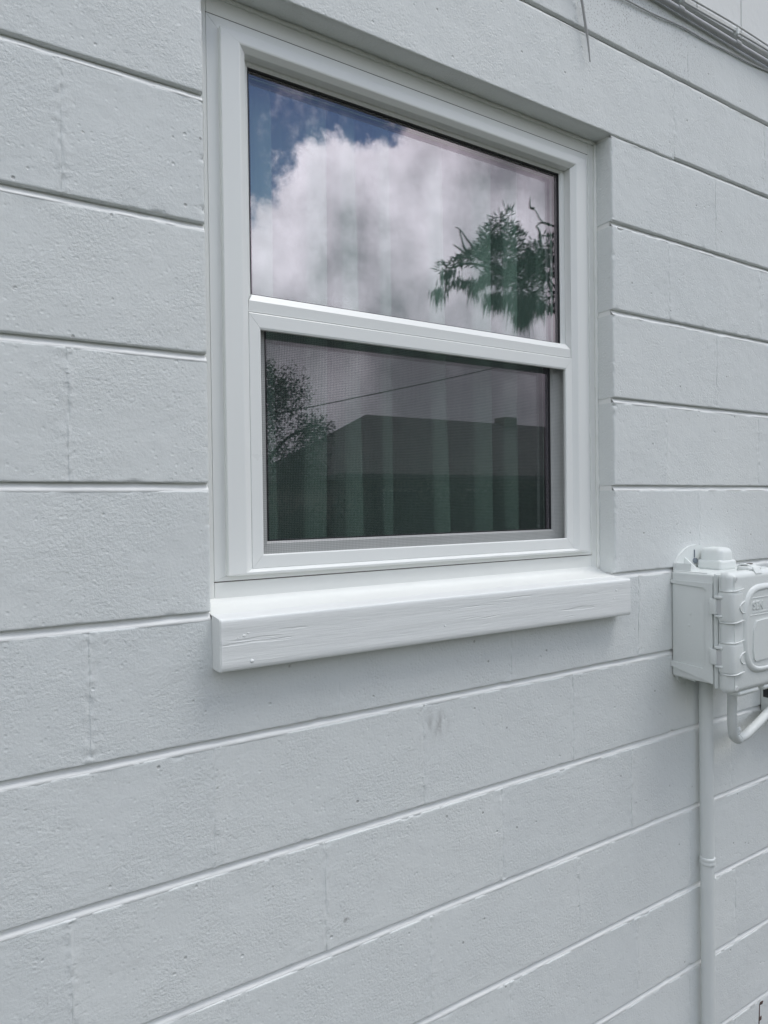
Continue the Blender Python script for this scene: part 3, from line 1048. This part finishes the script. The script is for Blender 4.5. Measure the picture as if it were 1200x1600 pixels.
# underside: chipped bracket and lip
G().prism([(-.002, -.4430), (-.0600, -.4580), (-.0600, -.4680), (-.0040, -.4640)], 'x', X0 + .006, X0 + .10).build('lower_bracket', M['boxpaint'], ub)
lowear = [(1.532, -.462), (1.536, -.4760), (1.548, -.4860), (1.566, -.4850), (1.580, -.4700), (1.584, -.460)]
G().prism(lowear, 'y', -.0065, -.0006).build('mounting_ear', M['boxpaint'], ub)
G().tube([(1.560, -.0060, -.473), (1.560, -.0120, -.473)], [.0060, .0050], 9).build('screw', M['boxpaint'], ub)
autosmooth(G().rbox(1.555, 1.640, -.1530, -.1230, -.4900, -.4760, .0065, 3).build('lid_foot', M['boxpaint'], lid))
autosmooth(G().rbox(1.660, 1.745, -.1530, -.1230, -.4900, -.4760, .0065, 3).build('lid_foot', M['boxpaint'], lid))

# ------------------------------------------------------------------ rigid conduit below the box
cp = thing('conduit_pipe', 'rigid white painted conduit running from the box down to the ground', 'pipe', (1.628, -.0225, 0.0))
pr = .0166
pz = np.linspace(-Z0 - .05, -.4660, 30)
G().tube([(1.6275 + .0009 * math.sin(z * 4), -.0225, z) for z in pz], pr, 20).build('pipe', M['pipepaint'], cp, True)
ck = []
for zz, rr in ((-.9560, pr + .0004), (-.9545, pr + .0018), (-.9500, pr + .0026), (-.9470, pr + .0014), (-.9440, pr + .0013), (-.9405, pr + .0026), (-.9370, pr + .0018), (-.9355, pr + .0004)):
    ck.append((zz, rr))
G().tube([(1.6275 + .0009 * math.sin(z * 4), -.0225, z) for z, _ in ck], [r for _, r in ck], 20).build('strap', M['pipepaint'], cp, True)
G().rbox(1.645, 1.664, -.0035, -.0006, -.954, -.938, .0008, 1).build('strap_tab', M['pipepaint'], cp)

# ------------------------------------------------------------------ flexible conduit loop to the junction box
fc = thing('flexible_conduit', 'ribbed flexible conduit looping from the box into the junction box', 'conduit', (1.72, -.05, Z0 - .65))
ctrl = [(1.650, -.078, -.470), (1.650, -.078, -.500), (1.651, -.077, -.540), (1.656, -.074, -.585), (1.671, -.068, -.622), (1.702, -.060, -.640), (1.745, -.054, -.642), (1.790, -.048, -.634), (1.835, -.043, -.624), (1.880, -.038, -.612), (1.920, -.034, -.602), (1.960, -.032, -.590)]


path = catmull(ctrl, 12)
G().tube(path, [.0112 + .0006 * (1 if i % 2 else -1) * (1 if i < 52 else .35) for i in range(len(path))], 16).build('hose', M['pipepaint'], fc, True)
kp = path[60:63]
G().tube(kp, .0128, 16).build('hose_clamp', M['pipepaint'], fc, True)
G().rbox(1.704, 1.716, -.0620, -.0560, -.6300, -.6120, .002, 2).build('clip', M['pipepaint'], fc)
blob('clip_screw', (1.710, -.0618, -.6190), .0045, fc, M['pipepaint'], .6, seed=5)

jb = thing('junction_box', 'small white painted junction box with a black knockout beside the conduit loop', 'junction box', (1.98, 0.0, Z0 - .625))
autosmooth(G().rbox(1.914, 2.050, -.060, -.0008, -.625, -.470, .004, 2).build('housing', M['boxpaint'], jb))
G().rbox(1.918, 1.924, -.0615, -.0590, -.560, -.548, .0005, 1).build('knockout', M['black'], jb)
G().rbox(1.9120, 1.9146, -.040, -.0090, -.578, -.552, .0008, 1).build('knockout', M['black'], jb)
autosmooth(G().rbox(1.911, 2.053, -.0640, -.0600, -.628, -.467, .0025, 2).build('cover', M['boxpaint'], jb))

# ------------------------------------------------------------------ pipes and cables under the siding
sp = thing('service_pipe', 'grey horizontal conduit fixed along the top of the block wall', 'pipe', (1.8, -.012, Z0 + 1.165))
G().tube([(x, -.0135 - .002 * math.sin(x * 3), 1.1765 + .0025 * math.sin(x * 2.1)) for x in np.linspace(0.2, WX1, 60)], .0070, 14).build('pipe', M['greypipe'], sp, True)
for x in (1.06, 1.555, 1.80, 2.3, 2.9):
    G().tube([(x - .010, -.0135, 1.1765), (x + .010, -.0135, 1.1765)], .0077, 12).build('clip', M['greypipe'], sp)
for nm, zb, yb, rr, lab in (('upper_cable', 1.2150, -.0170, .0024, 'upper of two thin painted cables clipped above the grey conduit'),
                            ('lower_cable', 1.2020, -.0165, .0026, 'lower of two thin painted cables clipped above the grey conduit')):
    nm2 = 'cable'
    cb = thing(nm2, lab, 'cable', (1.8, -.018, Z0 + zb), 'cables along the top of the wall')
    G().tube([(x, yb + .0012 * math.sin(x * 11 + zb * 50), zb + .0035 * math.sin(x * 6.2 + zb * 90)) for x in np.linspace(.2, WX1, 110)], rr, 8).build('sheath', M['cable'], cb, True)
    if zb < 1.205:
        for x in (1.06, 1.556, 1.79, 2.02, 2.5):
            G().rbox(x - .004, x + .004, -.024, -.0116, zb - .010, zb + .008, .001, 1).build('cable_clip', M['pipepaint'], cb)
sg = thing('cable', 'slack thin cable sagging just below the grey conduit', 'cable', (1.6, -.003, Z0 + 1.14))
G().tube([(x, -.0040, 1.105 + .060 * min(1, max(0, (x - .7) / 1.35)) + .0018 * math.sin(x * 13) + .0012 * math.sin(x * 29)) for x in np.linspace(.6, 2.4, 110)], .0021, 8).build('sheath', M['cable'], sg, True)

hw_ = thing('loose_wire', 'loose grey wire end dangling down the wall above the window', 'wire', (1.22, -.006, Z0 + .94))
pw = catmull([(1.150, -.010, 1.170), (1.165, -.014, 1.140), (1.186, -.013, 1.110), (1.2046, -.011, 1.076), (1.2170, -.010, 1.030), (1.2260, -.010, .990), (1.2337, -.009, .9454)], 8)
G().tube(pw, [.0030] * (len(pw) - 12) + list(np.linspace(.0028, .0013, 12)), 7).build('strand', M['wire'], hw_, True)

# ------------------------------------------------------------------ gable siding above, added roof edge
sdg = thing('gable_siding', 'white grooved vertical board siding above the block wall', 'siding', (1.0, 0.0, Z0 + 6 * C))
x = -1.92 - .1757
while x < WX1:
    xa, xb = max(x, WX0), min(x + .1961 - .0035, WX1)
    if xb - xa > .02:
        G().rbox(xa, xb, -.0110, .020, 6 * C - .020, 2.60, .0016, 2).build('board', M['siding'], sdg)
    x += .1961
G().box(WX0, WX1, .004, .030, 6 * C + .002, 2.60).build('backing', M['siding'], sdg)
rf = thing('roof', 'unseen roof edge added above the gable siding, overhanging to shade the wall', 'roof', (1.0, .5, Z0 + 2.6))
G().box(WX0 - .3, WX1 + .3, -.14, 4.0, 2.61, 2.66).build('deck', M['roof'], rf)  # out of view; short overhang added to dim the wall top
G().box(WX0 - .3, WX1 + .3, -.165, -.1405, 2.56, 2.70).build('fascia', M['shingle_trim'], rf)
# closing walls of the house body
hs_ = thing('house_body', 'plain white side and back walls of the house behind the block wall', 'house', (1.0, 2.0, 0.0))
g = G()
g.box(WX0, WX0 + .1, .205, 4.0, -Z0, 2.60)
g.build('side_wall', M['siding'], hs_)
g = G()
g.box(WX1 - .1, WX1, .205, 4.0, -Z0, 2.60)
g.build('side_wall', M['siding'], hs_)
g = G()
g.box(WX0 + .1, WX1 - .1, 3.9, 4.0, -Z0, 2.60)
g.build('back_wall', M['siding'], hs_)

# ------------------------------------------------------------------ weeds at the wall foot


def weed(x, y, h, lab, seed):
    rd = random.Random(seed)
    t = thing('weed', lab, 'weed', (x, y, 0), 'weeds at the wall foot')
    st = [(x + .02 * q * math.sin(seed), y - .01 * q, -Z0 + h * q) for q in np.linspace(0, 1, 9)]
    G().tube(st, [.0022 - .0010 * i / 8 for i in range(9)], 6).build('stem', M['weed'], t, True)
    g1 = G()
    for k in range(7):
        q = .55 + .45 * k / 6
        b = Vector(st[min(8, int(q * 8))])
        a = rd.uniform(0, 6.28)
        dv = Vector((math.cos(a), .5 * math.sin(a), .9)).normalized()
        L = rd.uniform(.010, .018)
        g1.tube([b, b + dv * L * .5, b + dv * L], [.0010, .0032, .0008], 5)
    tag(g1.build('seed_head', M['weed'], t, True), kind='stuff')
    for k in range(6):
        q = .08 + .07 * k
        b = Vector((x, y, -Z0 + h * q))
        a = rd.uniform(0, 6.28)
        L = rd.uniform(.03, .06)
        dx, dy = math.cos(a), math.sin(a)
        p1 = b + Vector((dx * L * .5, dy * L * .5 - .004, L * .35))
        p2 = b + Vector((dx * L, dy * L - .008, L * .2))
        sx, sy = -dy * .006, dx * .006
        mk('leaf', [b, (p1.x + sx, p1.y + sy, p1.z), p2, (p1.x - sx, p1.y - sy, p1.z)], [(0, 1, 2, 3)], M['weedleaf'], t)


weed(1.704, -.100, .330, 'thin dry weed stalk nearer the conduit pipe at the wall foot', 3)
weed(1.752, -.100, .326, 'thin dry weed stalk farther from the conduit pipe at the wall foot', 8)

# grass at the foot of the wall
nb = 5000
gx_ = rng.uniform(-2, 4, nb)
gy_ = -np.abs(rng.normal(.25, .35, nb)) - .12
V, F = [], []
for i in range(nb):
    hgt = rng.uniform(.02, .055)
    a = rng.uniform(0, 6.28)
    lx, ly = rng.normal(0, .012, 2)
    cx_, sx_ = .0018 * math.cos(a), .0018 * math.sin(a)
    V += [(gx_[i] - cx_, gy_[i] - sx_, 0), (gx_[i] + cx_, gy_[i] + sx_, 0), (gx_[i] + lx, gy_[i] + ly, hgt)]
    F.append((3 * i, 3 * i + 1, 3 * i + 2))
tag(mk('grass', V, F, M['weedleaf'], lift=False), 'short grass on the ground along the wall', 'grass', kind='stuff')

# ------------------------------------------------------------------ the yard the glass reflects


def leaves(clumps, n, size, droop=0.0, seed=1, long=1.0):
    """many small leaf faces spread through ellipsoid clumps: (cx, cy, cz, rx, ry, rz)"""
    rd = np.random.default_rng(seed)
    vol = np.array([c[3] * c[4] * c[5] for c in clumps]) ** .7
    pick = rd.choice(len(clumps), n, p=vol / vol.sum())
    cl = np.array(clumps)[pick]
    d = rd.normal(size=(n, 3))
    d /= np.linalg.norm(d, axis=1)[:, None]
    rad = rd.random(n) ** .45 * (1 + .18 * rd.normal(size=n))
    p = cl[:, :3] + d * cl[:, 3:] * rad[:, None]
    p[:, 2] = np.maximum(p[:, 2], .05)
    a = rd.normal(size=(n, 3)) + d * .6
    a[:, 2] -= droop
    a /= np.linalg.norm(a, axis=1)[:, None]
    b = np.cross(a, rd.normal(size=(n, 3)))
    b /= np.linalg.norm(b, axis=1)[:, None]
    s = size * rd.uniform(.5, 1.3, n)[:, None]
    q = np.stack([p - a * s * long, p + b * s * .42, p + a * s * long, p - b * s * .42], 1).reshape(-1, 3)
    return q, [(4 * i, 4 * i + 1, 4 * i + 2, 4 * i + 3) for i in range(n)]


def tree(name, label, base, trunk, limbs, clumps, n, size, leafmat, seed, r0=.16, cat='tree'):
    t = thing(name, label, cat, base)
    k = len(trunk)
    G().tube(trunk, [r0 * (1 - .75 * i / (k - 1)) for i in range(k)], 10).build('trunk', M['bark'], t, True, lift=False)
    for lb in limbs:
        q = catmull(lb, 5)
        G().tube(q, list(np.linspace(r0 * .38, .012, len(q))), 6).build('limb', M['bark'], t, True, lift=False)
    v, f = leaves(clumps, n, size, seed=seed)
    mk('crown', v, f, leafmat, t, lift=False)
    return t


# mossy cedar whose top shows in the upper pane
ct = thing('cedar_tree', 'leaning cedar hung with moss, mirrored at the right of the upper pane', 'tree', (12.3, -9.3, 0))
tk = catmull([(12.3, -9.3, -.1), (12.25, -9.3, 1.8), (12.1, -9.2, 3.6), (11.9, -9.1, 5.0), (11.8, -9.1, 6.2), (11.85, -9.1, 7.6)], 6)
G().tube(tk, list(np.linspace(.24, .06, len(tk))), 10).build('trunk', M['bark'], ct, True, lift=False)
def zp(*pts):
    return [(7.65 + a_ * .00299, -9.0, 4.87 + (1227 - b_) * .00243) for a_, b_ in pts]


limbs = [
    zp((1430, 1180), (1000, 960), (700, 760), (560, 560), (545, 330), (530, 240)),
    zp((700, 760), (430, 680), (280, 560), (205, 480), (165, 468)),
    zp((700, 780), (420, 720), (250, 730), (120, 790), (50, 760), (20, 770)),
    zp((1420, 1000), (1080, 800), (930, 640), (905, 480), (900, 350)),
    zp((1420, 420), (1200, 270), (1050, 252), (920, 240), (860, 170), (830, 150)),
    zp((980, 248), (930, 246), (870, 262)),
    zp((1200, 270), (1060, 290), (980, 345), (905, 350)),
    zp((905, 480), (890, 330), (862, 290), (900, 262)),
    zp((430, 680), (260, 630), (215, 540), (200, 480)),
    zp((300, 690), (220, 640), (150, 605)),
    zp((440, 560), (380, 500), (335, 455)),
    zp((440, 520), (410, 470), (368, 430), (350, 425)),
    zp((840, 150), (805, 145), (808, 60)),
    zp((620, 480), (655, 380), (685, 340)),
    zp((930, 640), (1000, 800), (1060, 760)),
]
for lb in limbs:
    q = catmull(lb, 6)
    G().tube(q, list(np.linspace(.030, .006, len(q))), 6).build('limb', M['bark'], ct, True, lift=False)
rd = np.random.default_rng(5)
V, F = [], []


def twig(p, d, L, w_):
    """thin tapering blade of foliage"""
    d = np.asarray(d, float)
    d /= np.linalg.norm(d)
    s = np.cross(d, rd.normal(size=3))
    s /= np.linalg.norm(s)
    k = len(V)
    p = np.asarray(p, float)
    V.extend([p, p + d * L * .4 + s * w_, p + d * L, p + d * L * .4 - s * w_])
    F.append((k, k + 1, k + 2, k + 3))


def spray(limb, n, spread, length, up_, w_, t0=.25):
    P = catmull(limb, 10)
    for _ in range(n):
        q = rd.uniform(t0, 1) * (len(P) - 1)
        i = min(int(q), len(P) - 2)
        p = P[i].lerp(P[i + 1], q - i)
        tan = (P[i + 1] - P[i]).normalized()
        taper = 1.15 - .75 * (q / (len(P) - 1))
        off = rd.normal(size=3) * spread * taper
        d = np.array(tan) * 1.0 + rd.normal(size=3) * .55 + np.array((0, 0, up_))
        twig(np.array(p) + off, d, length * rd.uniform(.5, 1.3), w_)


PXS, PZS = .00299, .00243


def tx(px):
    return 7.65 + px * PXS


def tz(py):
    return 4.87 + (1227 - py) * PZS


for (ex, ey, rx, ry) in ((550, 600, 125, 140), (560, 430, 62, 100), (543, 310, 22, 60), (483, 420, 36, 62), (625, 480, 60, 90), (320, 665, 95, 48), (440, 560, 80, 75), (900, 460, 70, 90),
                         (930, 600, 85, 110), (800, 630, 110, 70), (700, 720, 115, 100), (560, 760, 140, 70), (790, 800, 80, 120), (900, 860, 80, 60), (1005, 900, 50, 50), (1020, 600, 36, 80),
                         (240, 700, 60, 22), (130, 770, 60, 16), (860, 560, 80, 60)):
    n = int(.040 * rx * ry) + 30
    for _ in range(n):
        q = rd.normal(size=3)
        q /= np.linalg.norm(q)
        k = rd.random() ** .5 * rd.uniform(.8, 1.25)
        p = np.array((tx(ex + q[0] * rx * k), -9 + q[1] * .35, tz(ey - q[2] * ry * k)))
        twig(p, q * .8 + rd.normal(size=3) * .55 + np.array((-.35, 0, .35)), .14 * rd.uniform(.5, 1.4), .0140)
mk('crown', np.array(V), F, M['leaf_cedar'], ct, lift=False)
V, F = [], []
# moss: hanging swags made of many drooping strands
for (mx_, mt_, mb_, hw__) in ((30, 940, 1130, 22), (100, 790, 960, 32), (160, 860, 960, 26), (240, 850, 950, 34), (315, 830, 1050, 26), (380, 810, 940, 34), (458, 890, 1120, 20), (500, 890, 1090, 15), (548, 890, 1100, 18),
                              (640, 840, 1110, 40), (690, 880, 1190, 26), (765, 850, 1240, 42), (735, 1000, 1240, 40), (800, 840, 1090, 36), (882, 890, 1120, 20), (1010, 890, 1010, 15), (960, 640, 760, 24), (420, 780, 880, 60), (560, 800, 900, 90)):
    for _ in range(95):
        gx__ = rd.normal() * hw__ * .6
        L_ = (mb_ - mt_) * PZS * rd.uniform(.25, 1.0) * max(.25, 1 - (abs(gx__) / (hw__ * 1.8)) ** 2)
        top_ = mt_ + rd.uniform(0, .25) * (mb_ - mt_)
        twig((tx(mx_ + gx__), -9 + rd.normal() * .12, tz(top_)), (rd.normal() * .08 - .10, rd.normal() * .1, -1), L_, .011)
mk('moss', np.array(V), F, M['moss'], ct, lift=False)

# broad-leaved trees at the left, hedge below, shrubs by the cedar
tree('oak_tree', 'dark broad-leaved tree mirrored at the left of the lower pane', (5.6, -12.5, 0),
     [(5.6, -12.5, -.1), (5.65, -12.5, 1.2), (5.6, -12.5, 2.6), (5.7, -12.5, 3.6)],
     [[(5.6, -12.5, 2.2), (6.2, -12.3, 3.0), (6.9, -12.2, 3.3)], [(5.6, -12.5, 2.4), (5.0, -12.4, 3.3), (4.4, -12.3, 3.8)]],
     [(5.2, -12.5, 3.2, 1.0, .9, .9), (5.9, -12.4, 3.9, .8, .8, .65), (6.75, -12.2, 3.15, .50, .5, .42), (6.4, -12.3, 2.4, .7, .7, .6), (4.5, -12.4, 3.6, .9, .8, .8), (5.5, -12.5, 4.4, .5, .5, .4)], 26000, .034, M['leaf_dark'], 3)
for i, (x, y, hgt, rx, lab) in enumerate(((5.4, -11.2, 1.5, .9, 'rounded hedge shrub mirrored lowest at the left of the screen'), (6.6, -11.4, 1.3, .9, 'rounded hedge shrub mirrored just left of the house roof'),
                                          (10.4, -10.2, 1.7, .8, 'tall dark shrub mirrored at the right edge of the lower pane'))):
    t = thing('shrub', lab, 'shrub', (x, y, 0), 'shrubs mirrored in the lower pane')
    G().tube([(x, y, -.05), (x + .05, y, hgt * .8)], [.05, .02], 7).build('stem', M['bark'], t, True, lift=False)
    v, f = leaves([(x, y, hgt * .62, rx, .7, hgt * .62), (x + rx * .6, y, hgt * .45, rx * .6, .6, hgt * .5), (x - rx * .5, y, hgt * .7, rx * .5, .5, hgt * .5)], 9000, .038, seed=20 + i)
    mk('foliage', v, f, M['leaf_dark'], t, lift=False)

hd = thing('hedge', 'long dark hedge mirrored below the house roof', 'hedge', (12.5, -13, 0))
v, f = leaves([(x_, -13, 1.1, .8, .5, 1.15 + .06 * math.sin(x_ * 5)) for x_ in np.arange(8.2, 18, .7)], 60000, .038, seed=77)
mk('foliage', v, f, M['leaf_dark'], hd, lift=False)
for x_ in np.arange(8.2, 18, 1.4):
    G().tube([(x_, -13, -.05), (x_ + .05, -13, 1.4)], [.05, .02], 6).build('stem', M['bark'], hd, True, lift=False)

# low house opposite with a hipped roof
ho = thing('neighbour_house', 'low tan house with a hipped shingle roof mirrored in the lower pane', 'house', (15, -19, 0))
EX0, EX1, EY0, EY1, EZ, RZ = 9.1, 24.0, -15.0, -23.0, 2.42, 4.62
G().add([(EX0, EY0, EZ), (EX1, EY0, EZ), (EX1, EY1, EZ), (EX0, EY1, EZ), (EX0 + 3.1, -19, RZ), (EX1 - 3.1, -19, RZ),
         (EX0, EY0, EZ - .15), (EX1, EY0, EZ - .15), (EX1, EY1, EZ - .15), (EX0, EY1, EZ - .15)],
        [(0, 1, 5, 4), (1, 2, 5), (2, 3, 4, 5), (3, 0, 4), (0, 6, 7, 1), (1, 7, 8, 2), (2, 8, 9, 3), (3, 9, 6, 0), (6, 9, 8, 7)]).build('roof', M['roof'], ho, lift=False)
G().box(EX0 + .5, EX1 - .5, EY1 + .5, EY0 - .5, 0, EZ - .14).build('wall', M['stucco'], ho, lift=False)
for x in (10.6, 13.6, 18.5):
    wn = G().box(x, x + 1.2, EY0 - .5, EY0 - .46, .9, 2.0).build('window', M['shingle_trim'], ho, lift=False)
    G().box(x + .06, x + 1.14, EY0 - .46, EY0 - .452, .96, 1.94).build('pane', M['black'], wn, lift=False)
dr = G().box(16.2, 17.1, EY0 - .5, EY0 - .45, .02, 2.05).build('door', M['bark'], ho, lift=False)
G().box(18.2, 18.8, -19.3, -18.7, 4.0, 4.85).build('chimney', M['stucco'], ho, lift=False)

# service wire across the yard
pl_ = thing('utility_pole', 'brown wooden utility pole carrying the wire across the yard', 'pole', (20.5, -14, 0))
G().tube([(20.5, -14, -.1), (20.5, -14, 8.2)], [.15, .11], 12).build('pole', M['bark'], pl_, True, lift=False)
G().box(19.6, 21.4, -14.19, -14.13, 7.4, 7.52).build('crossarm', M['bark'], pl_, lift=False)
ms = thing('service_mast', 'short grey mast where the overhead wire comes down', 'mast', (2.2, -14, 0))
G().tube([(2.2, -14, -.1), (2.2, -14, 2.75)], [.05, .045], 10).build('mast', M['greypipe'], ms, True, lift=False)
G().tube([(2.2, -14, 2.72), (2.2, -14, 2.85)], [.065, .03], 10).build('weatherhead', M['greypipe'], ms, True, lift=False)
ow = thing('overhead_wire', 'thin overhead wire mirrored rising across the lower pane', 'wire', (11, -14, 4.6))
G().tube([(2.2 + 18.3 * q, -14, 2.72 + 4.7 * q - .35 * 4 * q * (1 - q) * .5) for q in np.linspace(0, 1, 40)], .013, 6).build('strand', M['black'], ow, True, lift=False)
